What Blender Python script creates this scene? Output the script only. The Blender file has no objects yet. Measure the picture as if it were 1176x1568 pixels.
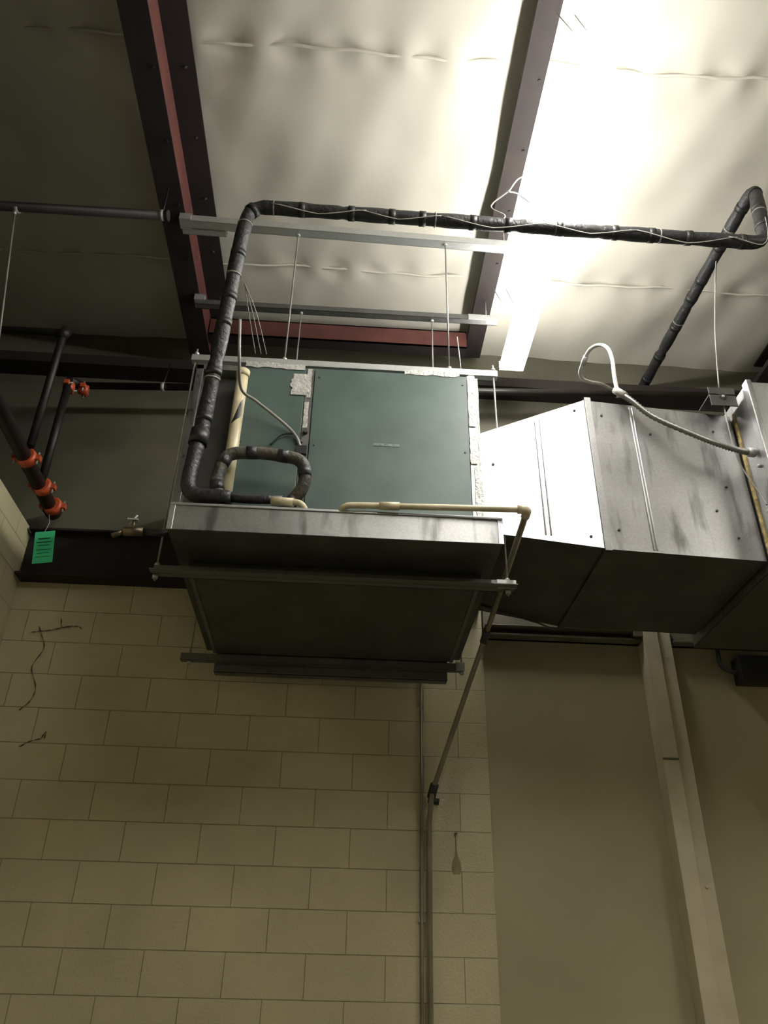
import bpy, bmesh, math, random
from mathutils import Vector, Matrix
random.seed(7)
scene = bpy.context.scene
COL = bpy.context.collection
scene.view_settings.view_transform = 'Standard'

# ------------------------------------------------------------------ materials
def new_mat(name):
    m = bpy.data.materials.new(name); m.use_nodes = True
    nt = m.node_tree
    return m, nt, nt.nodes["Principled BSDF"]

def mat(name, c1, rough=0.6, metal=0.0, c2=None, scale=6.0, bump=0.0, bscale=40.0, detail=3.0, rvar=0.0, contrast=(0.35, 0.65)):
    m, nt, b = new_mat(name)
    c2 = c2 or tuple(v*0.7 for v in c1)
    tc = nt.nodes.new("ShaderNodeTexCoord")
    n = nt.nodes.new("ShaderNodeTexNoise"); n.inputs["Scale"].default_value = scale; n.inputs["Detail"].default_value = detail
    r = nt.nodes.new("ShaderNodeValToRGB")
    r.color_ramp.elements[0].position = contrast[0]; r.color_ramp.elements[1].position = contrast[1]
    r.color_ramp.elements[0].color = (*c2, 1); r.color_ramp.elements[1].color = (*c1, 1)
    nt.links.new(tc.outputs["Object"], n.inputs["Vector"])
    nt.links.new(n.outputs["Fac"], r.inputs["Fac"])
    nt.links.new(r.outputs["Color"], b.inputs["Base Color"])
    b.inputs["Roughness"].default_value = rough; b.inputs["Metallic"].default_value = metal
    if rvar:
        mr = nt.nodes.new("ShaderNodeMapRange"); mr.inputs["To Min"].default_value = rough-rvar; mr.inputs["To Max"].default_value = rough+rvar
        nt.links.new(n.outputs["Fac"], mr.inputs["Value"]); nt.links.new(mr.outputs["Result"], b.inputs["Roughness"])
    if bump:
        n2 = nt.nodes.new("ShaderNodeTexNoise"); n2.inputs["Scale"].default_value = bscale; n2.inputs["Detail"].default_value = 2
        nt.links.new(tc.outputs["Object"], n2.inputs["Vector"])
        bp = nt.nodes.new("ShaderNodeBump"); bp.inputs["Strength"].default_value = bump; bp.inputs["Distance"].default_value = 0.02
        nt.links.new(n2.outputs["Fac"], bp.inputs["Height"]); nt.links.new(bp.outputs["Normal"], b.inputs["Normal"])
    return m

def galv_mat(name, c1, c2, rough=0.38, scale=90.0, metal=0.9, dirt=0.25, streak=0.0):
    m, nt, b = new_mat(name)
    tc = nt.nodes.new("ShaderNodeTexCoord")
    v = nt.nodes.new("ShaderNodeTexVoronoi"); v.inputs["Scale"].default_value = scale
    nt.links.new(tc.outputs["Object"], v.inputs["Vector"])
    sep = nt.nodes.new("ShaderNodeSeparateColor"); nt.links.new(v.outputs["Color"], sep.inputs[0])
    n = nt.nodes.new("ShaderNodeTexNoise"); n.inputs["Scale"].default_value = 3.0; n.inputs["Detail"].default_value = 4
    nt.links.new(tc.outputs["Object"], n.inputs["Vector"])
    mx = nt.nodes.new("ShaderNodeMix"); mx.data_type = 'RGBA'
    mx.inputs[6].default_value = (*c2, 1); mx.inputs[7].default_value = (*c1, 1)
    nt.links.new(sep.outputs[0], mx.inputs[0])
    mx2 = nt.nodes.new("ShaderNodeMix"); mx2.data_type = 'RGBA'; mx2.blend_type = 'MULTIPLY'; mx2.inputs[0].default_value = dirt
    nt.links.new(mx.outputs[2], mx2.inputs[6]); nt.links.new(n.outputs["Fac"], mx2.inputs[7])
    outc = mx2.outputs[2]
    if streak:
        mp = nt.nodes.new("ShaderNodeMapping"); mp.inputs["Scale"].default_value = (9, 9, 1.6)
        nt.links.new(tc.outputs["Object"], mp.inputs[0])
        n3 = nt.nodes.new("ShaderNodeTexNoise"); n3.inputs["Scale"].default_value = 1.6; n3.inputs["Detail"].default_value = 3
        nt.links.new(mp.outputs[0], n3.inputs["Vector"])
        m3 = nt.nodes.new("ShaderNodeMapRange"); m3.inputs["From Min"].default_value = 0.56; m3.inputs["From Max"].default_value = 0.72
        m3.inputs["To Min"].default_value = 1.0; m3.inputs["To Max"].default_value = 1.0-streak
        nt.links.new(n3.outputs["Fac"], m3.inputs["Value"])
        mx3 = nt.nodes.new("ShaderNodeMix"); mx3.data_type = 'RGBA'; mx3.blend_type = 'MULTIPLY'; mx3.inputs[0].default_value = 1
        nt.links.new(outc, mx3.inputs[6]); nt.links.new(m3.outputs["Result"], mx3.inputs[7]); outc = mx3.outputs[2]
    nt.links.new(outc, b.inputs["Base Color"])
    mr = nt.nodes.new("ShaderNodeMapRange"); mr.inputs["To Min"].default_value = rough-0.08; mr.inputs["To Max"].default_value = rough+0.15
    nt.links.new(n.outputs["Fac"], mr.inputs["Value"]); nt.links.new(mr.outputs["Result"], b.inputs["Roughness"])
    b.inputs["Metallic"].default_value = metal
    return m

def block_mat(name, base, dark, axis='X', ph=(0.0, 0.0)):
    m, nt, b = new_mat(name)
    tc = nt.nodes.new("ShaderNodeTexCoord")
    sp = nt.nodes.new("ShaderNodeSeparateXYZ"); nt.links.new(tc.outputs["Object"], sp.inputs[0])
    cb = nt.nodes.new("ShaderNodeCombineXYZ")
    nt.links.new(sp.outputs[axis], cb.inputs[0]); nt.links.new(sp.outputs["Z"], cb.inputs[1])
    mp = nt.nodes.new("ShaderNodeMapping"); mp.inputs["Location"].default_value = (ph[0], ph[1], 0)
    nt.links.new(cb.outputs[0], mp.inputs[0])
    br = nt.nodes.new("ShaderNodeTexBrick")
    br.inputs["Scale"].default_value = 1.0; br.inputs["Brick Width"].default_value = 0.406; br.inputs["Row Height"].default_value = 0.2032
    br.inputs["Mortar Size"].default_value = 0.003; br.inputs["Mortar Smooth"].default_value = 0.8; br.offset = 0.5
    br.inputs["Color1"].default_value = (*base, 1); br.inputs["Color2"].default_value = (*[x*0.95 for x in base], 1)
    br.inputs["Mortar"].default_value = (*dark, 1); br.inputs["Bias"].default_value = 0
    nt.links.new(mp.outputs[0], br.inputs["Vector"])
    n = nt.nodes.new("ShaderNodeTexNoise"); n.inputs["Scale"].default_value = 1.3; n.inputs["Detail"].default_value = 5
    nt.links.new(tc.outputs["Object"], n.inputs["Vector"])
    mr = nt.nodes.new("ShaderNodeMapRange"); mr.inputs["From Min"].default_value = 0.3; mr.inputs["From Max"].default_value = 0.65
    mr.inputs["To Min"].default_value = 0.74; mr.inputs["To Max"].default_value = 1.02
    nt.links.new(n.outputs["Fac"], mr.inputs["Value"])
    mx = nt.nodes.new("ShaderNodeMix"); mx.data_type = 'RGBA'; mx.blend_type = 'MULTIPLY'; mx.inputs[0].default_value = 1
    nt.links.new(br.outputs["Color"], mx.inputs[6]); nt.links.new(mr.outputs["Result"], mx.inputs[7])
    nt.links.new(mx.outputs[2], b.inputs["Base Color"])
    b2 = nt.nodes.new("ShaderNodeBump"); b2.invert = True; b2.inputs["Strength"].default_value = 0.9; b2.inputs["Distance"].default_value = 0.006
    n2 = nt.nodes.new("ShaderNodeTexNoise"); n2.inputs["Scale"].default_value = 70; n2.inputs["Detail"].default_value = 2
    nt.links.new(tc.outputs["Object"], n2.inputs["Vector"])
    ad = nt.nodes.new("ShaderNodeMath"); ad.operation = 'MULTIPLY_ADD'; ad.inputs[1].default_value = 0.45
    nt.links.new(n2.outputs["Fac"], ad.inputs[0]); nt.links.new(br.outputs["Fac"], ad.inputs[2])
    nt.links.new(ad.outputs[0], b2.inputs["Height"])
    nt.links.new(b2.outputs["Normal"], b.inputs["Normal"])
    b.inputs["Roughness"].default_value = 0.45
    return m

def emis_mat(name, col, s):
    m, nt, b = new_mat(name)
    b.inputs["Base Color"].default_value = (*col, 1)
    b.inputs["Emission Color"].default_value = (*col, 1); b.inputs["Emission Strength"].default_value = s
    return m

M_BLOCK = block_mat("painted_block", (0.56, 0.51, 0.325), (0.40, 0.355, 0.21), 'X', (0.12, 0.19))
M_BLOCKL = block_mat("painted_block_side", (0.56, 0.51, 0.325), (0.40, 0.355, 0.21), 'Y', (0.0, 0.19))
M_PANEL = mat("painted_panel", (0.40, 0.362, 0.22), 0.5, c2=(0.34, 0.307, 0.185), scale=1.2)
M_POST = mat("painted_post", (0.58, 0.53, 0.38), 0.45, c2=(0.50, 0.45, 0.32), scale=5)
M_OLIVE = mat("olive_painted_steel", (0.14, 0.13, 0.085), 0.5, c2=(0.10, 0.09, 0.06), scale=5)
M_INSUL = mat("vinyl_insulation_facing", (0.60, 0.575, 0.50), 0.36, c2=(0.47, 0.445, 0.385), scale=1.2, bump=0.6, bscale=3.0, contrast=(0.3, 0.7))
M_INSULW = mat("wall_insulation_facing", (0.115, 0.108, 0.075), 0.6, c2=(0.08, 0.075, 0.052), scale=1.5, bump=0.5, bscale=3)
M_RED = mat("red_primer_steel", (0.13, 0.04, 0.032), 0.6, c2=(0.085, 0.027, 0.023), scale=7)
M_BROWN = mat("dark_brown_and_shaded_steel", (0.020, 0.012, 0.011), 0.8, c2=(0.012, 0.008, 0.008), scale=5)  # brown beams, and shade painted onto rafter faces beside the lit red lip
M_TEAL = mat("teal_enamel", (0.084, 0.124, 0.112), 0.42, c2=(0.064, 0.097, 0.089), scale=4, metal=0.1, rvar=0.08)
M_GALV = galv_mat("galvanised_sheet", (0.62, 0.63, 0.645), (0.55, 0.56, 0.575), 0.36, scale=140)
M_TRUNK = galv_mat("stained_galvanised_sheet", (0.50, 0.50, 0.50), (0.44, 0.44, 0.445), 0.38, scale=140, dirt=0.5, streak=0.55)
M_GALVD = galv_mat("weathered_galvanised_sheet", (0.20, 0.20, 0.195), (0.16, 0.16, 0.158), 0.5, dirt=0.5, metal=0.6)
M_STRUT = galv_mat("galvanised_strut", (0.55, 0.56, 0.55), (0.48, 0.49, 0.48), 0.5, scale=160, metal=0.6)
M_DARKM = mat("dark_grey_and_shaded_metal", (0.065, 0.065, 0.061), 0.5, 0.3, c2=(0.042, 0.042, 0.039), scale=5)  # dark metal parts, also duct undersides with shade put into the colour
M_TAPE = mat("foil_tape", (0.66, 0.66, 0.63), 0.4, 0.3, c2=(0.50, 0.50, 0.47), scale=14, bump=0.3, bscale=60)
M_BLACKF = mat("black_foam_insulation", (0.020, 0.020, 0.022), 0.5, c2=(0.011, 0.011, 0.012), scale=12, bump=0.3, bscale=50)
M_FOAMG = mat("grey_foam_insulation", (0.085, 0.072, 0.052), 0.6, c2=(0.03, 0.03, 0.028), scale=10, bump=0.3, bscale=60)
M_PIPEB = mat("black_steel_pipe", (0.022, 0.019, 0.016), 0.5, 0.3, c2=(0.012, 0.011, 0.010), scale=10)
M_ORANGE = mat("orange_pipe_coupling", (0.55, 0.095, 0.03), 0.4, c2=(0.34, 0.055, 0.02), scale=14)
M_CREAM = mat("cream_pvc", (0.62, 0.55, 0.38), 0.4, c2=(0.45, 0.40, 0.25), scale=8)
M_PVCD = mat("dark_pvc", (0.24, 0.21, 0.14), 0.45, c2=(0.16, 0.14, 0.09), scale=8)  # darker PVC tone, drain run past the elbow and wall conduit
M_GREEN = mat("green_card", (0.05, 0.64, 0.28), 0.6, c2=(0.045, 0.54, 0.24), scale=8)
M_INK = mat("black_ink", (0.02, 0.05, 0.03), 0.6)
M_BRASS = mat("tarnished_brass", (0.20, 0.16, 0.09), 0.4, 0.8, c2=(0.10, 0.09, 0.06), scale=20)
M_WIRE = mat("grey_cable", (0.27, 0.26, 0.235), 0.45, c2=(0.19, 0.18, 0.165), scale=8)
M_FLEX = galv_mat("flexible_steel_armour", (0.42, 0.42, 0.41), (0.32, 0.32, 0.31), 0.4, scale=160)
M_WIREW = mat("white_cable", (0.50, 0.49, 0.45), 0.5, c2=(0.36, 0.35, 0.32), scale=8)
M_BLK = mat("black_plastic", (0.012, 0.012, 0.012), 0.45, c2=(0.008, 0.008, 0.008), scale=8)
M_YEL = mat("yellow_duct_sealant", (0.40, 0.30, 0.10), 0.6, c2=(0.20, 0.15, 0.06), scale=30, bump=0.5)
M_CONC = mat("concrete", (0.22, 0.21, 0.19), 0.7, c2=(0.15, 0.14, 0.13), scale=1.5)
M_WHITE = mat("white_enamel", (0.75, 0.75, 0.73), 0.4, c2=(0.68, 0.68, 0.66), scale=4)
M_LABEL = mat("silver_label", (0.18, 0.23, 0.22), 0.4, 0.2, c2=(0.10, 0.13, 0.12), scale=60)
M_WEB = mat("dusty_cobweb", (0.12, 0.105, 0.06), 0.9, c2=(0.05, 0.045, 0.03), scale=20)
M_STAIN = mat("rust_stain", (0.30, 0.26, 0.15), 0.8, c2=(0.20, 0.17, 0.10), scale=20)
M_TUBE = emis_mat("fluorescent_tube_glow", (1.0, 0.975, 0.91), 82.0)
M_TUBE2 = emis_mat("fluorescent_tube_glow_dim", (1.0, 0.97, 0.89), 60.0)  # dimmer tubes for out-of-view fixtures, strength set to fill the wall

# ------------------------------------------------------------------ builder
def rounded(pts, r=0.05, n=6):
    pts = [Vector(p) for p in pts]
    if len(pts) < 3: return pts
    out = [pts[0]]
    for i in range(1, len(pts)-1):
        p = pts[i]; a = pts[i-1]-p; c = pts[i+1]-p
        rr = min(r, a.length*0.45, c.length*0.45)
        A = p+a.normalized()*rr; C = p+c.normalized()*rr
        for k in range(n+1):
            t = k/n
            out.append(A*(1-t)**2+p*2*t*(1-t)+C*t*t)
    out.append(pts[-1]); return out

def spline(pts, n=8):
    pts = [Vector(p) for p in pts]
    P = [pts[0]*2-pts[1]]+pts+[pts[-1]*2-pts[-2]]
    out = []
    for i in range(1, len(P)-2):
        for k in range(n):
            t = k/n
            a, b, c, d = P[i-1], P[i], P[i+1], P[i+2]
            out.append(0.5*((2*b)+(c-a)*t+(2*a-5*b+4*c-d)*t*t+(3*b-a-3*c+d)*t**3))
    out.append(pts[-1]); return out

class B:
    def __init__(s, name): s.name = name; s.bm = bmesh.new(); s.mats = []
    def mi(s, m):
        if m not in s.mats: s.mats.append(m)
        return s.mats.index(m)
    def face(s, vs, m, smooth=False):
        try:
            f = s.bm.faces.new(vs); f.material_index = s.mi(m); f.smooth = smooth; return f
        except ValueError: return None
    def hexa(s, p, m):
        v = [s.bm.verts.new(q) for q in p]
        for idx in ((0,3,2,1),(4,5,6,7),(0,1,5,4),(1,2,6,5),(2,3,7,6),(3,0,4,7)):
            s.face([v[i] for i in idx], m)
    def box(s, a, b, m):
        (x0,y0,z0),(x1,y1,z1) = a, b
        x0,x1 = min(x0,x1),max(x0,x1); y0,y1=min(y0,y1),max(y0,y1); z0,z1=min(z0,z1),max(z0,z1)
        s.hexa([(x0,y0,z0),(x1,y0,z0),(x1,y1,z0),(x0,y1,z0),(x0,y0,z1),(x1,y0,z1),(x1,y1,z1),(x0,y1,z1)], m)
    def beam(s, p0, p1, hw, z0, z1, m):
        p0, p1 = Vector(p0), Vector(p1)
        d = (p1-p0); d.z = 0; nrm = Vector((-d.y, d.x, 0)).normalized()*hw
        q = [p0-nrm, p1-nrm, p1+nrm, p0+nrm]
        s.hexa([tuple(v+Vector((0,0,z0))) for v in q]+[tuple(v+Vector((0,0,z1))) for v in q], m)
    def tube(s, pts, r, m, seg=14, cap=True, rf=None):
        pts = [Vector(p) for p in pts]
        T = []
        for i in range(len(pts)):
            a = pts[max(i-1,0)]; b = pts[min(i+1,len(pts)-1)]
            T.append((b-a).normalized())
        up = Vector((0,0,1)) if abs(T[0].z) < 0.9 else Vector((1,0,0))
        N = (up-T[0]*up.dot(T[0])).normalized()
        rings = []
        for i, p in enumerate(pts):
            if i:
                N = (N-T[i]*N.dot(T[i]))
                N.normalize()
            Bn = T[i].cross(N)
            rr = rf(i) if rf else r
            rings.append([s.bm.verts.new(p+(N*math.cos(2*math.pi*k/seg)+Bn*math.sin(2*math.pi*k/seg))*rr) for k in range(seg)])
        for i in range(len(rings)-1):
            for k in range(seg):
                s.face([rings[i][k], rings[i][(k+1)%seg], rings[i+1][(k+1)%seg], rings[i+1][k]], m, True)
        if cap:
            s.face(rings[0][::-1], m); s.face(rings[-1], m)
    def sampler(s, pts):
        pts = [Vector(p) for p in pts]
        L = [0]
        for i in range(1,len(pts)): L.append(L[-1]+(pts[i]-pts[i-1]).length)
        def at(t):
            for i in range(1,len(pts)):
                if L[i] >= t:
                    k = (t-L[i-1])/max(L[i]-L[i-1],1e-6); return pts[i-1].lerp(pts[i],k)
            return pts[-1]
        return at, L[-1]
    def bands(s, pts, r, m, step=0.3, w=0.03, jitter=0.3, start=0.1):
        at, L = s.sampler(pts)
        t = start
        while t < L-w:
            s.tube([at(t), at(t+w)], r, m)
            t += step*(1+random.uniform(-jitter, jitter))
    def done(s, bevel=0.0, parent=None):
        me = bpy.data.meshes.new(s.name)
        bmesh.ops.recalc_face_normals(s.bm, faces=s.bm.faces)
        s.bm.to_mesh(me); s.bm.free()
        for m in s.mats: me.materials.append(m)
        o = bpy.data.objects.new(s.name, me); COL.objects.link(o)
        if parent: o.parent = parent
        if bevel:
            md = o.modifiers.new("bevel", 'BEVEL'); md.width = bevel; md.segments = 2; md.limit_method = 'ANGLE'; md.angle_limit = 0.7
        return o

# ------------------------------------------------------------------ room shell
b = B("floor"); b.box((-5.2,-6,-0.1),(6.2,5.0,0),M_CONC); b.done()
b = B("wall_back")
b.box((-2.06,4.70,0),(0.865,4.95,3.87),M_BLOCK)
b.box((0.865,4.715,0),(6.2,4.95,3.87),M_PANEL)
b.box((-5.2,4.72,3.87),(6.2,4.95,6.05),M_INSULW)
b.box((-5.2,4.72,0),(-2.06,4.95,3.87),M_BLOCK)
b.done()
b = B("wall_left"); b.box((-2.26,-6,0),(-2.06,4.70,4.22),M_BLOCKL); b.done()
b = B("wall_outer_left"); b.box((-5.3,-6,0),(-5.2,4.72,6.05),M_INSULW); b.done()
b = B("wall_right"); b.box((6.1,-6,0),(6.2,4.72,6.05),M_PANEL); b.done()
b = B("wall_front"); b.box((-5.2,-6.1,0),(6.2,-6,6.05),M_PANEL); b.done()

b = B("ceiling")
nx, ny = 230, 200
def cz(x, y):
    t = ((y-2.43)/1.52) % 1.0
    sag = -0.035*math.sin(math.pi*t)**0.6
    r = 0.008*math.sin(x*5.1+2*math.sin(y*3.1))+0.006*math.sin(y*9+x*2.3)+0.004*math.sin(x*17+y*6)
    e = min(t, 1-t)
    pleat = 0.014*math.exp(-(e/0.05)**2)*math.sin(x*21+1.7*math.sin(x*3))
    fold = 0.02*math.exp(-((x+0.75)/0.35)**2)*math.exp(-((y-2.5-0.12*(x+0.75))/0.035)**2)
    return 6.03+sag+r+pleat-fold
V = [[b.bm.verts.new((-5.2+11.4*i/nx, -6+10.72*j/ny, cz(-5.2+11.4*i/nx, -6+10.72*j/ny))) for j in range(ny+1)] for i in range(nx+1)]
for i in range(nx):
    for j in range(ny): b.face([V[i][j],V[i+1][j],V[i+1][j+1],V[i][j+1]], M_INSUL, True)
b.box((-5.2,-6,6.12),(6.2,4.95,6.2),M_INSUL)
b.done()
b = B("ceiling_seam_tab")
for y0 in (-2.13,-0.61,0.91,2.43,3.95):
    pts = [(x*0.1, y0+0.01*math.sin(x*0.5)+0.006*math.sin(x*1.7), 6.017+0.004*math.sin(x*0.9)) for x in range(-51,61)]
    b.tube(pts, 0.009, M_INSUL, seg=6)
b.done()

# ------------------------------------------------------------------ structure
def rafter(name, x0, x1, xt, lipmat, zb=5.75):  # flanges take dark brown as painted shade, red lip is the lit face
    b = B(name)
    s = 1 if x1 > x0 else -1
    y0, y1 = -5.9, 4.62
    b.box((x0,y0,zb),(x1,y1,zb+0.007),M_BROWN)
    b.box((x1-s*0.008,y0,zb+0.007),(x1,y1,5.95),lipmat)
    b.box((x0,y0,zb+0.007),(x0+s*0.006,y1,zb+0.04),M_BROWN)
    b.box((x1-s*0.10,y0,5.95),(xt,y1,5.965),M_BROWN)
    yy = -0.5
    while yy < 4.5:
        b.tube([(x1-s*0.03,yy,zb),(x1-s*0.03,yy,zb-0.008)],0.009,M_BROWN,8)
        b.tube([(xt-s*0.05,yy+0.1,5.95),(xt-s*0.05,yy+0.1,5.942)],0.007,M_GALVD,8)
        yy += 0.42
    return b.done()
rafter("roof_rafter", -1.25, -1.10, -0.955, M_RED)
rafter("roof_rafter", 0.81, 0.935, 0.95, M_BROWN, 5.88)
rafter("roof_rafter", 3.05, 3.20, 3.30, M_RED)
rafter("roof_rafter", -3.55, -3.40, -3.28, M_RED)

b = B("eave_beam")
b.box((-5.19,4.60,5.56),(6.09,4.72,5.68),M_BROWN)
b.box((-5.19,4.56,5.56),(6.09,4.60,5.575),M_BROWN)
b.done()
b = B("roof_brace_beam")
b.box((-1.09,4.40,5.77),(0.80,4.41,5.93),M_RED); b.box((-1.09,4.40,5.77),(0.80,4.50,5.78),M_BROWN); b.box((-1.09,4.40,5.92),(0.80,4.50,5.93),M_BROWN)
b.done()
b = B("steel_ledger_beam")
b.box((-2.05,4.66,3.87),(6.05,4.72,4.20),M_BROWN)
b.box((-2.05,4.58,3.86),(0.86,4.70,3.875),M_BROWN); b.box((-2.05,4.60,4.19),(6.05,4.70,4.205),M_BROWN)
b.done()
b = B("door_header_beam")
b.box((0.87,4.62,3.60),(1.87,4.715,3.615),M_OLIVE); b.box((0.87,4.68,3.60),(1.87,4.71,3.87),M_OLIVE)
b.box((0.87,4.60,3.655),(1.87,4.70,3.665),M_OLIVE)
b.box((2.06,4.62,3.60),(6.0,4.715,3.615),M_OLIVE); b.box((2.06,4.68,3.60),(6.0,4.71,3.87),M_OLIVE)
b.box((1.80,4.60,3.62),(1.86,4.66,3.69),M_OLIVE)
b.done(0.003)
b = B("wall_post")
b.box((1.86,4.60,0),(1.955,4.715,3.72),M_POST)
b.box((1.962,4.63,0),(2.045,4.715,3.72),M_POST)
b.box((1.95,4.66,0),(1.97,4.715,3.72),M_OLIVE)
b.box((1.86,4.597,2.86),(1.955,4.61,2.875),M_OLIVE)
for z in (0.6,1.4,2.2,3.0,3.5): b.tube([(2.0,4.63,z),(2.0,4.622,z)],0.01,M_POST,8)
b.done(0.004)

# ------------------------------------------------------------------ fluorescent lights
def fixture(name, x, y0, y1, z, tm, cables=False):
    b = B(name)
    b.hexa([(x-0.05,y0,z+0.03),(x+0.05,y0,z+0.03),(x+0.05,y1,z+0.03),(x-0.05,y1,z+0.03),
            (x-0.035,y0,z+0.075),(x+0.035,y0,z+0.075),(x+0.035,y1,z+0.075),(x-0.035,y1,z+0.075)], M_WHITE)
    for e in (y0, y1-0.02): b.box((x-0.085,e,z-0.015),(x+0.085,e+0.02,z+0.05),M_WHITE)
    for dx in (-0.057, 0.057):
        b.tube([(x+dx,y0+0.021,z),(x+dx,y1-0.021,z)], 0.030, tm, 12)
    for yy in (y0+0.35, y1-0.35):
        for dx in (-0.03,0.03):
            b.tube([(x+dx,yy,z+0.08),(x+dx*1.5-0.12,yy,5.87)],0.003,M_WIREW,6)
    if cables:
        b.tube(spline([(0.95,2.9,5.72),(0.86,2.86,5.62),(0.80,2.85,5.5),(0.78,2.8,5.42),(0.84,2.84,5.46),(0.92,2.88,5.44)]),0.004,M_WIREW,6)
        b.tube(spline([(0.80,2.85,5.5),(0.70,2.9,5.42),(0.76,2.86,5.3),(0.75,2.85,5.25)]),0.004,M_WIREW,6)
        b.tube(spline([(1.20,2.95,5.6),(1.17,2.9,5.45),(1.22,2.86,5.3),(1.22,2.85,5.25)]),0.004,M_WIREW,6)
    return b.done()
fixture("fluorescent_light_fixture", 1.08, 1.74, 4.26, 5.46, M_TUBE, True)
fixture("fluorescent_light_fixture", 1.08, -1.0, 1.45, 5.46, M_TUBE2)
fixture("fluorescent_light_fixture", 4.6, -1.0, 1.45, 5.46, M_TUBE2)

# ------------------------------------------------------------------ strut channels and rods
def strut(b, p0, p1, m=None, w=0.0205, h=0.041):
    m = m or M_STRUT
    b.beam(p0, p1, w, 0, 0.004, m)
    p0, p1 = Vector(p0), Vector(p1)
    for s in (-1, 1):
        off = Vector((0, s*(w-0.002), 0)); b.beam(p0+off, p1+off, 0.002, 0.0, h, m)
        off = Vector((0, s*(w-0.006), 0)); b.beam(p0+off, p1+off, 0.004, h-0.003, h, m)
def rod(b, x0, y0, z0, x1, y1, z1, r=0.005):
    b.tube([(x0,y0,z0),(x1,y1,z1)], r, M_WIRE, 8)
def nut(b, x, y, z): b.tube([(x,y,z-0.008),(x,y,z+0.008)],0.013,M_STRUT,6)

b = B("ceiling_strut_channel")
strut(b, (-1.12,3.38,5.70), (0.955,3.38,5.64), None, 0.03, 0.05); strut(b, (-1.12,3.435,5.695), (-0.85,3.435,5.69))
b.box((-1.13,3.34,5.70),(-1.06,3.42,5.75),M_STRUT); b.tube([(0.88,3.38,5.64),(0.88,3.38,5.89)],0.006,M_WIRE,6)
for x in (-0.40,0.51): nut(b,x,3.38,5.655)
b.done()
b = B("ceiling_strut_channel")
strut(b, (-1.12,4.04,5.675), (0.955,4.04,5.675),M_GALVD,0.025); b.box((-1.13,4.0,5.70),(-1.06,4.08,5.75),M_STRUT)
b.beam((0.75,4.012,5.672),(0.955,4.012,5.672),0.003,0,0.045,M_STRUT); b.tube([(0.88,4.04,5.67),(0.88,4.04,5.89)],0.006,M_WIRE,6)
for x in (-0.40,0.50): nut(b,x,4.04,5.66)
b.done()

AHU = bpy.data.objects.new("suspended_air_handler", None); COL.objects.link(AHU)
b = B("hanger_frame")
strut(b, (-0.90,3.385,4.59), (0.775,3.385,4.59)); strut(b, (-0.90,4.04,4.59), (0.775,4.04,4.59))
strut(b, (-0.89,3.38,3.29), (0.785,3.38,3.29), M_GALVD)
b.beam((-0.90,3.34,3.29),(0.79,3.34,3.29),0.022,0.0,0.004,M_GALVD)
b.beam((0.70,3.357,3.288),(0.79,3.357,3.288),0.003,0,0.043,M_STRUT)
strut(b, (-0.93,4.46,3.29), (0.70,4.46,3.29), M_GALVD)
b.box((0.655,4.43,3.285),(0.705,4.435,3.335),M_STRUT)
for x in (-0.40,0.51): rod(b,x,3.38,4.60,x,3.38,5.67); nut(b,x,3.38,4.64)
for x in (-0.40,0.50): rod(b,x,4.04,4.60,x,4.04,5.69); nut(b,x,4.04,4.64)
for x in (-0.88,0.755): rod(b,x,3.38,3.26,x,3.38,4.68); nut(b,x,3.38,3.28); nut(b,x,3.38,4.645); nut(b,x,3.38,3.34)
for x in (-0.88,0.69): rod(b,x,4.46,3.27,x,4.46,4.64); nut(b,x,4.46,3.28)
b.tube([(0.62,3.6,4.64),(0.60,3.55,4.85),(0.58,3.5,5.0)],0.004,M_WIRE,6)
b.done(parent=AHU)

# ------------------------------------------------------------------ air handler
b = B("cabinet")
YF = 3.365
b.box((-0.60,YF,3.52),(0.645,4.48,4.575),M_TEAL)
b.box((-0.86,YF+0.06,3.52),(-0.602,4.48,4.56),M_DARKM)
b.box((-0.862,YF,3.54),(-0.825,YF+0.075,4.56),M_TRUNK)
b.box((-0.862,YF,4.53),(-0.60,YF+0.075,4.565),M_TRUNK)
for z in (3.65,3.95,4.25,4.48): b.tube([(-0.845,YF,z),(-0.845,YF-0.006,z)],0.007,M_DARKM,8)
b.box((-0.59,YF-0.014,3.54),(-0.275,YF,4.56),M_TEAL)
b.box((-0.225,YF-0.016,3.54),(0.598,YF,4.56),M_TEAL)
b.box((-0.272,YF-0.010,3.54),(-0.230,YF,4.56),M_GALVD)
def tapestrip(x0,x1,z0,z1,y,n=1):
    k=10; L=[];R=[]
    vert = (z1-z0)>(x1-x0)
    for i in range(k+1):
        t=i/k
        if vert:
            j=lambda:(x1-x0)*random.uniform(-0.12,0.12)
            L.append((x0+j(),y,z0+(z1-z0)*t)); R.append((x1+j(),y-0.001,z0+(z1-z0)*t))
        else:
            j=lambda:(z1-z0)*random.uniform(-0.18,0.18)
            L.append((x0+(x1-x0)*t,y,z1+j())); R.append((x0+(x1-x0)*t,y-0.001,z0+j()))
    lv=[b.bm.verts.new(p) for p in L]; rv=[b.bm.verts.new(p) for p in R]
    for i in range(k): b.face([lv[i],lv[i+1],rv[i+1],rv[i]],M_TAPE)
tapestrip(0.604,0.643,4.22,4.57,YF-0.018); tapestrip(0.602,0.640,3.98,4.16,YF-0.018); tapestrip(0.618,0.640,3.56,3.96,YF-0.018)
b.box((0.60,YF-0.012,3.54),(0.645,YF,4.57),M_TRUNK)
tapestrip(-0.262,-0.240,4.36,4.56,YF-0.012); tapestrip(-0.266,-0.244,4.16,4.33,YF-0.012)
tapestrip(-0.60,-0.28,4.548,4.585,YF-0.018); tapestrip(0.26,0.56,4.556,4.588,YF-0.018)
tapestrip(-0.345,-0.252,4.37,4.515,YF-0.019)
tapestrip(0.645,0.66,3.56,4.56,YF-0.006)
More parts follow.
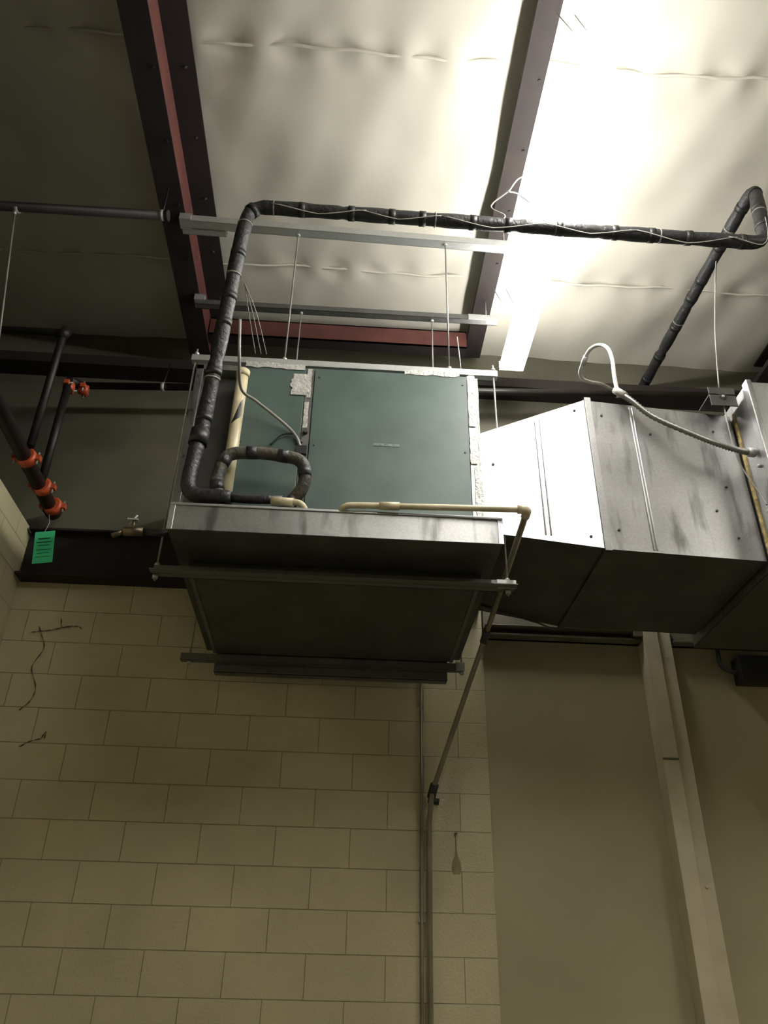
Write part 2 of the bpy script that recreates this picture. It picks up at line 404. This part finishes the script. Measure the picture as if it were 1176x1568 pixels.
b.box((0.10,YF-0.018,4.062),(0.235,YF-0.015,4.080),M_LABEL)
for x in (-0.575,-0.29,-0.20,0.575):
    for z in (3.62,4.05,4.50): b.tube([(x,YF-0.014,z),(x,YF-0.019,z)],0.006,M_DARKM,8)
b.tube([(-0.25,YF-0.01,4.13),(-0.25,YF-0.03,4.13)],0.013,M_DARKM,10)
b.done(0.003, AHU)

b = B("drain_pan")
t = 0.004
X0,X1,Y0,Y1,ZB,ZT = -0.795,0.685,3.10,4.50,3.375,3.512
b.box((X0,Y0,ZB),(X1,Y1,ZB+t),M_DARKM)
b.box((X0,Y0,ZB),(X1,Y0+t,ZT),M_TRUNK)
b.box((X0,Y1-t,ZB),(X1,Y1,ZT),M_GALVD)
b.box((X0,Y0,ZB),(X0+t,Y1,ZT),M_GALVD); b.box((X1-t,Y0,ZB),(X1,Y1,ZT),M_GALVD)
b.box((X0,Y0-0.006,ZT-0.012),(X1,Y0+0.012,ZT),M_GALV)
b.box((X0-0.004,Y0-0.003,ZB),(X0+0.02,Y0,ZT),M_GALV); b.box((X1-0.02,Y0-0.003,ZB),(X1+0.004,Y0,ZT),M_GALV)
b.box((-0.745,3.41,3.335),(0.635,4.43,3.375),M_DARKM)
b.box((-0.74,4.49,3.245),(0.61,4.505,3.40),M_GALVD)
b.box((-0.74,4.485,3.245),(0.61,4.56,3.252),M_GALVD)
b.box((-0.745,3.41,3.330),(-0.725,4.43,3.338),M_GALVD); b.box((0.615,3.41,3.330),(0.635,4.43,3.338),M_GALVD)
b.done(0.0015, AHU)

# ------------------------------------------------------------------ ductwork
b = B("supply_air_duct")
A = [(0.66,3.38,3.60),(1.22,3.30,3.495),(1.22,4.22,3.495),(0.66,4.24,3.60)]
T = [(0.66,3.38,4.20),(1.22,3.30,4.40),(1.22,4.22,4.40),(0.66,4.24,4.20)]
def quad(pts, m):
    b.face([b.bm.verts.new(p) for p in pts], m)
quad([A[0],A[1],T[1],T[0]],M_GALV); quad([A[0],A[3],A[2],A[1]],M_DARKM); quad([T[0],T[1],T[2],T[3]],M_GALVD); quad([A[3],T[3],T[2],A[2]],M_GALVD)  # bottom face darker than the front, shade painted in
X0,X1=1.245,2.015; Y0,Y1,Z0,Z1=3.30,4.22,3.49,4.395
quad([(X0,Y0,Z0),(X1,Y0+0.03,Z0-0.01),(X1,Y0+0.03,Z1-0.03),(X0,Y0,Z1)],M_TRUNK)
quad([(X0,Y0,Z0),(X0,Y1,Z0),(X1,Y1,Z0-0.01),(X1,Y0+0.03,Z0-0.01)],M_DARKM)  # downward face takes the dark metal as painted shade
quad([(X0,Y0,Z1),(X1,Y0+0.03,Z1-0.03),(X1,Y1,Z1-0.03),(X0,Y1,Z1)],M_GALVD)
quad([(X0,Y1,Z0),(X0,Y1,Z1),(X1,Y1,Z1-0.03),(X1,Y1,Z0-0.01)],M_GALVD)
b.box((1.215,3.288,3.478),(1.25,3.302,4.41),M_TRUNK); b.box((1.215,3.29,3.478),(1.25,4.23,3.494),M_DARKM); b.box((1.215,3.29,4.396),(1.25,4.23,4.41),M_GALV)
def rib(x, z0, z1, y): b.tube([(x,y,z0),(x,y,z1)],0.006,M_GALV,8)
for x in (0.95,0.975):
    k=(x-0.66)/0.56; b.tube([(x,3.38-0.08*k,3.60-0.105*k+0.03),(x,3.38-0.08*k,4.20+0.2*k-0.03)],0.005,M_GALV,8)
rib(1.46,3.50,4.37,3.309); rib(1.475,3.50,4.37,3.310)
for (x,z) in ((1.30,4.30),(1.30,3.6),(1.16,4.33),(1.16,3.56),(1.55,4.2),(1.9,4.25),(1.9,3.9),(1.9,3.6),(1.82,3.75),(0.72,4.0)):
    y = 3.30+(0.03*(x-1.245)/0.785 if x>1.245 else 0.08*(1.22-x)/0.56)
    b.tube([(x,y+0.002,z),(x,y-0.006,z)],0.007,M_DARKM,8)
b.tube([(0.70,4.15,3.59),(1.10,4.20,3.50),(1.20,4.23,3.475)],0.006,M_DARKM,6)
b.done(0.002)
b = B("duct_access_box")
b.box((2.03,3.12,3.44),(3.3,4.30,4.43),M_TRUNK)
b.box((2.028,3.115,3.43),(3.302,4.302,3.442),M_DARKM)  # added dark sheet, shade of the box underside put into its colour
b.box((2.022,3.11,3.43),(2.05,3.16,4.44),M_TRUNK)
b.box((2.018,3.298,3.45),(2.034,3.315,4.36),M_YEL)
b.tube([(2.031,3.2,3.95),(2.015,3.2,3.95)],0.01,M_STRUT,8); b.tube([(2.031,3.22,3.7),(2.015,3.22,3.7)],0.01,M_STRUT,8)
b.done(0.004)
b = B("duct_hanger_bracket")
b.box((1.86,3.20,4.40),(2.0,3.34,4.406),M_DARKM); b.box((1.86,3.20,4.33),(2.0,3.206,4.45),M_DARKM)
b.tube([(1.93,3.198,4.39),(1.93,3.205,4.39)],0.022,M_BLK,12); b.tube([(1.93,3.194,4.39),(1.93,3.205,4.39)],0.008,M_STRUT,8)
b.tube(spline([(1.93,3.22,4.45),(1.95,3.15,4.8),(1.97,3.05,5.10),(1.94,2.95,5.14)]),0.004,M_WIRE,6)
b.tube(spline([(1.94,3.22,4.45),(1.93,3.22,4.2),(1.95,3.24,4.0),(2.0,3.22,3.8),(2.01,3.2,3.72)]),0.004,M_WIRE,6)
b.done()

# ------------------------------------------------------------------ flexible conduit to duct
b = B("flexible_metal_conduit")
path = spline([(2.025,3.2,4.03),(1.95,3.19,4.03),(1.84,3.19,4.065),(1.73,3.21,4.135),(1.553,3.24,4.26),(1.449,3.25,4.376),(1.40,3.28,4.45)],16)
b.tube(path,0.016,M_FLEX,12,rf=lambda i:0.0175 if i%2 else 0.0125)
b.tube([(2.020,3.2,4.03),(1.98,3.195,4.03)],0.024,M_STRUT,8)
b.tube([(1.43,3.26,4.41),(1.39,3.285,4.47)],0.021,M_WIREW,10)
b.tube(spline([(1.40,3.28,4.46),(1.415,3.32,4.60),(1.445,3.38,4.78),(1.455,3.44,4.92),(1.43,3.5,5.0),(1.39,3.56,5.01),(1.375,3.65,4.99),(1.39,3.76,5.02),(1.44,3.88,5.07),(1.53,4.0,5.15),(1.70,4.22,5.33),(1.85,4.40,5.44)],10),0.0115,M_WIREW,10)
b.tube([(1.38,3.60,5.0),(1.377,3.66,4.99)],0.017,M_STRUT,8)
b.done()

# ------------------------------------------------------------------ refrigerant lines
b = B("insulated_refrigerant_pipe")
main = rounded([(-0.55,3.19,3.605),(-0.76,3.2,3.615),(-0.76,3.2,3.78),(-0.735,3.18,4.02),(-0.63,2.87,5.02),(-0.605,2.85,5.225),(-0.42,2.85,5.225),(0.15,2.85,5.215),(1.0,2.85,5.20),(1.92,2.85,5.19),(2.19,2.86,5.20),(2.25,2.88,5.71),(2.235,3.15,5.71),(2.20,4.69,5.73)],0.09,8)
at,L = b.sampler(main)
N = int(L/0.03)
fine = [at(L*k/N) for k in range(N+1)]
def lump(i):
    s = i*0.03
    seg = (s % 0.46)/0.46
    return 0.0365+0.0012*math.sin(s*31)+0.001*math.sin(s*13+1)-(0.005 if seg < 0.06 else 0)+0.0015*math.sin(seg*math.pi)
b.tube(fine,0.037,M_BLACKF,18,rf=lump)
b.bands(main,0.0405,M_BLK,step=0.22,w=0.035,start=0.6,jitter=0.4)
b.bands(main[20:],0.0400,M_WIRE,step=0.55,w=0.008,start=0.3,jitter=0.6)
at,L = b.sampler(main[44:])
for (t0,t1,sag) in ((0.05,0.55,0.012),(0.5,0.95,0.008),(0.95,1.5,0.02),(1.5,2.0,0.01),(2.0,2.55,0.03),(2.5,2.9,0.012)):
    pts=[]
    for k in range(13):
        u=k/12; q=at(t0+(t1-t0)*u); pts.append(q+Vector((0,-0.02-0.02*abs(math.cos(u*3.14)),-0.034-sag*math.sin(math.pi*u)+0.02*abs(math.cos(u*3.14))**3)))
    b.tube(pts,0.0025,M_WIREW,5)
b.tube([(-0.748,3.19,3.90),(-0.742,3.185,3.98)],0.046,M_BLK,14)
b.tube(rounded([(-0.57,3.19,3.605),(-0.45,3.17,3.59),(-0.31,3.15,3.585)],0.04),0.020,M_BLACKF,14)
loop = rounded([(-0.60,3.2,3.60),(-0.635,3.2,3.68),(-0.612,3.2,3.865),(-0.44,3.2,3.88),(-0.235,3.2,3.85),(-0.215,3.22,3.72),(-0.30,3.27,3.62),(-0.36,3.34,3.58)],0.07,8)
b.tube(loop,0.031,M_FOAMG,16)
b.bands(loop,0.0325,M_BLACKF,step=0.16,w=0.05,start=0.05,jitter=0.1)
b.done()
b = B("cream_vertical_pipe")
b.tube([(-0.60,3.30,3.52),(-0.60,3.30,4.44)],0.031,M_CREAM,18); b.tube([(-0.60,3.30,4.43),(-0.60,3.30,4.47)],0.036,M_CREAM,18)
v = [(-0.60+0.0316*math.cos(a),3.30+0.0316*math.sin(a)) for a in (-2.2,-1.9,-1.6,-1.3,-1.0,-0.7)]
zs = [(4.10,4.11),(4.11,4.14),(4.12,4.18),(4.13,4.22),(4.14,4.25),(4.15,4.27)]
for i in range(5):
    b.face([b.bm.verts.new(p) for p in ((v[i][0],v[i][1],zs[i][0]),(v[i+1][0],v[i+1][1],zs[i+1][0]),(v[i+1][0],v[i+1][1],zs[i+1][1]),(v[i][0],v[i][1],zs[i][1]))],M_BLK)
b.done()
b = B("control_cable_whip")
b.tube(spline([(-0.60,3.0,4.55),(-0.585,3.05,4.348),(-0.58,3.2,4.27),(-0.51,3.26,4.245),(-0.414,3.3,4.19),(-0.33,3.33,4.13),(-0.285,3.335,4.07),(-0.262,3.345,4.0)],10),0.008,M_WIRE,8)
b.tube(spline([(-0.262,3.35,4.06),(-0.31,3.335,4.10),(-0.37,3.335,4.09),(-0.42,3.34,4.03)],8),0.004,M_BLK,6)
b.box((-0.285,3.33,3.98),(-0.235,3.35,4.03),M_BLK)
for k in range(3): b.tube(spline([(-0.60,2.97,4.78),(-0.58+0.02*k,3.1,4.70),(-0.55+0.03*k,3.3,4.60)]),0.0025,M_WIRE,5)
b.done()

# ------------------------------------------------------------------ condensate
b = B("condensate_drain_pipe")
p = rounded([(-0.06,3.14,3.49),(-0.03,3.08,3.527),(0.07,3.08,3.532),(0.795,3.05,3.532),(0.775,4.10,3.37),(0.53,4.62,2.65),(0.515,4.665,2.5),(0.505,4.665,0.02)],0.03,6)
b.tube(p[:22],0.0145,M_CREAM,12); b.tube(p[21:],0.0145,M_PVCD,12)
b.tube([(0.13,3.078,3.532),(0.22,3.074,3.532)],0.019,M_CREAM,12)
b.tube(rounded([(0.75,3.052,3.532),(0.796,3.05,3.532),(0.794,3.10,3.524)],0.03),0.020,M_CREAM,12)
b.tube([(0.777,4.05,3.378),(0.765,4.13,3.34)],0.021,M_DARKM,12)
b.tube([(0.54,4.60,2.68),(0.525,4.65,2.62)],0.024,M_BLK,12); b.tube([(0.51,4.665,2.61),(0.57,4.665,2.60)],0.018,M_BLK,10)
b.tube([(-0.36,3.15,3.575),(-0.26,3.13,3.56)],0.021,M_CREAM,12)
b.tube(spline([(-0.28,3.13,3.565),(-0.22,3.13,3.55),(-0.18,3.16,3.48)]),0.0145,M_CREAM,12)
b.done()
b = B("wall_conduit")
b.tube([(0.47,4.68,0.0),(0.475,4.68,3.34)],0.009,M_PVCD,10)
for z in (0.8,2.0,3.15): b.box((0.455,4.684,z),(0.492,4.699,z+0.025),M_STRUT)
b.done()
b = B("brass_drain_valve")
b.tube([(-0.797,3.3,3.46),(-0.95,3.3,3.47)],0.016,M_PIPEB,12); b.tube([(-0.95,3.3,3.47),(-1.04,3.3,3.465)],0.021,M_BRASS,12)
b.tube([(-1.04,3.3,3.465),(-1.09,3.3,3.44)],0.012,M_BRASS,10); b.tube([(-1.0,3.3,3.47),(-1.0,3.29,3.525)],0.008,M_BRASS,8)
b.box((-1.03,3.28,3.52),(-0.98,3.30,3.528),M_STRUT); b.tube([(-1.02,3.3,3.50),(-0.99,3.29,3.55)],0.005,M_STRUT,8)
b.done()

# ------------------------------------------------------------------ sprinkler piping
def coupling(b, p, d, r, m=M_ORANGE):
    p, d = Vector(p), Vector(d).normalized()
    b.tube([p-d*0.032,p-d*0.022,p-d*0.016,p+d*0.016,p+d*0.022,p+d*0.032], r, m, 14, rf=lambda i:[r*1.15,r*1.3,r*1.38,r*1.38,r*1.3,r*1.15][i])
    n = d.cross(Vector((0,0,1)) if abs(d.z)<0.8 else Vector((1,0,0))).normalized()
    for s in (-1,1):
        q = p+n*s*r*1.5
        b.box(tuple(q-Vector((0.016,0.018,0.016))),tuple(q+Vector((0.016,0.018,0.016))),m)
        b.tube([q-d.cross(n)*0.04,q+d.cross(n)*0.04],0.006,M_STRUT,6)
b = B("sprinkler_main_pipe")
b.tube([(-1.79,-3.0,4.33),(-1.94,4.60,4.34)],0.044,M_PIPEB,18)
b.tube([(-1.94,4.58,4.34),(-1.94,4.65,4.34)],0.052,M_PIPEB,18)
for y in (4.02,4.33,4.56): coupling(b,(-1.92,y,4.34),(0,1,0),0.044)
b.tube(rounded([(-4.5,3.93,5.24),(-1.885,3.93,5.26),(-1.875,3.93,4.36)],0.05),0.024,M_PIPEB,14)
b.tube([(-1.90,3.93,5.215),(-1.865,3.93,5.285)],0.037,M_PIPEB,12)
b.tube([(-1.93,4.30,5.18),(-1.92,4.30,4.36)],0.026,M_PIPEB,14)
b.tube([(-1.94,4.45,5.26),(3.4,4.45,5.53)],0.026,M_PIPEB,14)
coupling(b,(-1.93,4.32,5.14),(0,0,1),0.028); coupling(b,(-1.87,4.42,5.20),(1,0.2,0),0.028)
b.tube([(-1.93,4.30,5.18),(-1.90,4.45,5.262)],0.028,M_PIPEB,12)
for x in (-1.35,0.72,1.9):
    zz=5.26+0.27*(x+1.94)/5.34
    b.tube([(x-0.012,4.45,zz),(x+0.012,4.45,zz)],0.032,M_STRUT,12)
    b.tube([(x,4.45,zz+0.03),(x,4.52,5.56)],0.005,M_PIPEB,6)
b.done()
b = B("sprinkler_branch_pipe")
b.tube([(-5.0,3.18,5.50),(-1.13,3.165,5.50)],0.028,M_PIPEB,14)
b.tube([(-1.15,3.165,5.50),(-1.13,3.165,5.50)],0.033,M_PIPEB,14)
b.tube([(-1.17,3.165,5.47),(-1.17,3.165,5.74)],0.006,M_PIPEB,8); b.tube([(-1.18,3.165,5.50),(-1.16,3.165,5.50)],0.032,M_STRUT,12)
b.tube([(-2.015,3.175,5.50),(-1.985,3.175,5.50)],0.033,M_STRUT,12)
b.tube([(-2.0,3.175,5.47),(-2.0,3.175,5.44)],0.010,M_STRUT,8); b.tube([(-2.0,3.175,5.46),(-1.87,3.3,4.39)],0.0055,M_WIRE,6)
b.done()

# ------------------------------------------------------------------ tag, box, webs
b = B("green_inspection_tag")
R = Matrix.Rotation(math.radians(-9),3,'Y')
def tg(x,z,y=0):
    v = R@Vector((x,0,z)); return (-1.885+v.x, 4.50+y, 4.01+v.z)
b.hexa([tg(-0.06,-0.115,0),tg(0.06,-0.115,0),tg(0.06,-0.115,.002),tg(-0.06,-0.115,.002),tg(-0.06,0.115,0.01),tg(0.06,0.115,0.01),tg(0.06,0.115,0.012),tg(-0.06,0.115,0.012)],M_GREEN)
for i,z in enumerate((0.06,0.035,0.012,-0.02,-0.045,-0.07)):
    w = 0.045 if i%2 else 0.035
    b.hexa([tg(-w,z,-0.002),tg(w,z,-0.002),tg(w,z,0.0),tg(-w,z,0.0),tg(-w,z+0.003,0.004),tg(w,z+0.003,0.004),tg(w,z+0.003,0.008),tg(-w,z+0.003,0.008)],M_INK)
b.tube([tg(0,0.105,0.0),(-1.90,4.53,4.20),(-1.93,4.56,4.28)],0.002,M_WIREW,5)
b.done()
b = B("electrical_junction_box")
b.box((2.44,4.60,3.36),(2.68,4.71,3.52),M_BLK); b.box((2.435,4.592,3.355),(2.685,4.602,3.525),M_BLK)
b.tube(rounded([(2.36,4.66,3.75),(2.34,4.66,3.46),(2.45,4.66,3.42)],0.08),0.013,M_DARKM,10)
b.done(0.004)
b = B("cobweb_strand")
for pts in ([(-1.86,3.56),(-1.83,3.50),(-1.80,3.42),(-1.84,3.30),(-1.79,3.18),(-1.80,3.10),(-1.85,3.04)],[(-1.90,3.52),(-1.85,3.53),(-1.78,3.54),(-1.70,3.565),(-1.63,3.57),(-1.60,3.55)],[(-1.74,3.62),(-1.72,3.56),(-1.66,3.57)],
            [(-1.80,2.83),(-1.75,2.86),(-1.69,2.88)],[(-1.69,2.88),(-1.67,2.92),(-1.67,2.88)]):
    b.tube(spline([(x,4.69+random.uniform(-0.004,0.003),z) for x,z in pts],5),0.004,M_WEB,5,rf=lambda i:0.0012+0.0028*abs(math.sin(i*0.9))**2)
b.done()
b = B("wall_nail")
b.tube([(0.664,4.699,2.44),(0.664,4.685,2.44)],0.008,M_WEB,8)
prof=[(0.003,2.43),(0.004,2.36),(0.008,2.33),(0.022,2.30),(0.026,2.26),(0.018,2.235)]
for (w0,z0),(w1,z1) in zip(prof,prof[1:]):
    b.face([b.bm.verts.new(q) for q in ((0.664-w0,4.6985,z0),(0.664+w0,4.6985,z0),(0.664+w1,4.6985,z1),(0.664-w1,4.6985,z1))],M_STAIN)
b.done()

# ------------------------------------------------------------------ world and camera
w = bpy.data.worlds.new("world"); scene.world = w; w.use_nodes = True
w.node_tree.nodes["Background"].inputs[0].default_value = (0.9,0.95,0.85,1); w.node_tree.nodes["Background"].inputs[1].default_value = 0.02
cd = bpy.data.cameras.new("camera"); cam = bpy.data.objects.new("camera", cd); COL.objects.link(cam)
U = Vector((0.0186,0.8509,-0.5250)).normalized()
X = Vector((0.9980,-0.0475,-0.0416)); X = (X-U*X.dot(U)).normalized(); Yv = U.cross(X)
R3 = Matrix((X,Yv,U)); m4 = R3.to_4x4(); m4.translation = Vector((0,0,1.6)); cam.matrix_world = m4
cd.sensor_fit = 'VERTICAL'; cd.sensor_height = 36; cd.lens = 36*1240/1568
cd.clip_start = 0.05; cd.clip_end = 60
scene.camera = cam
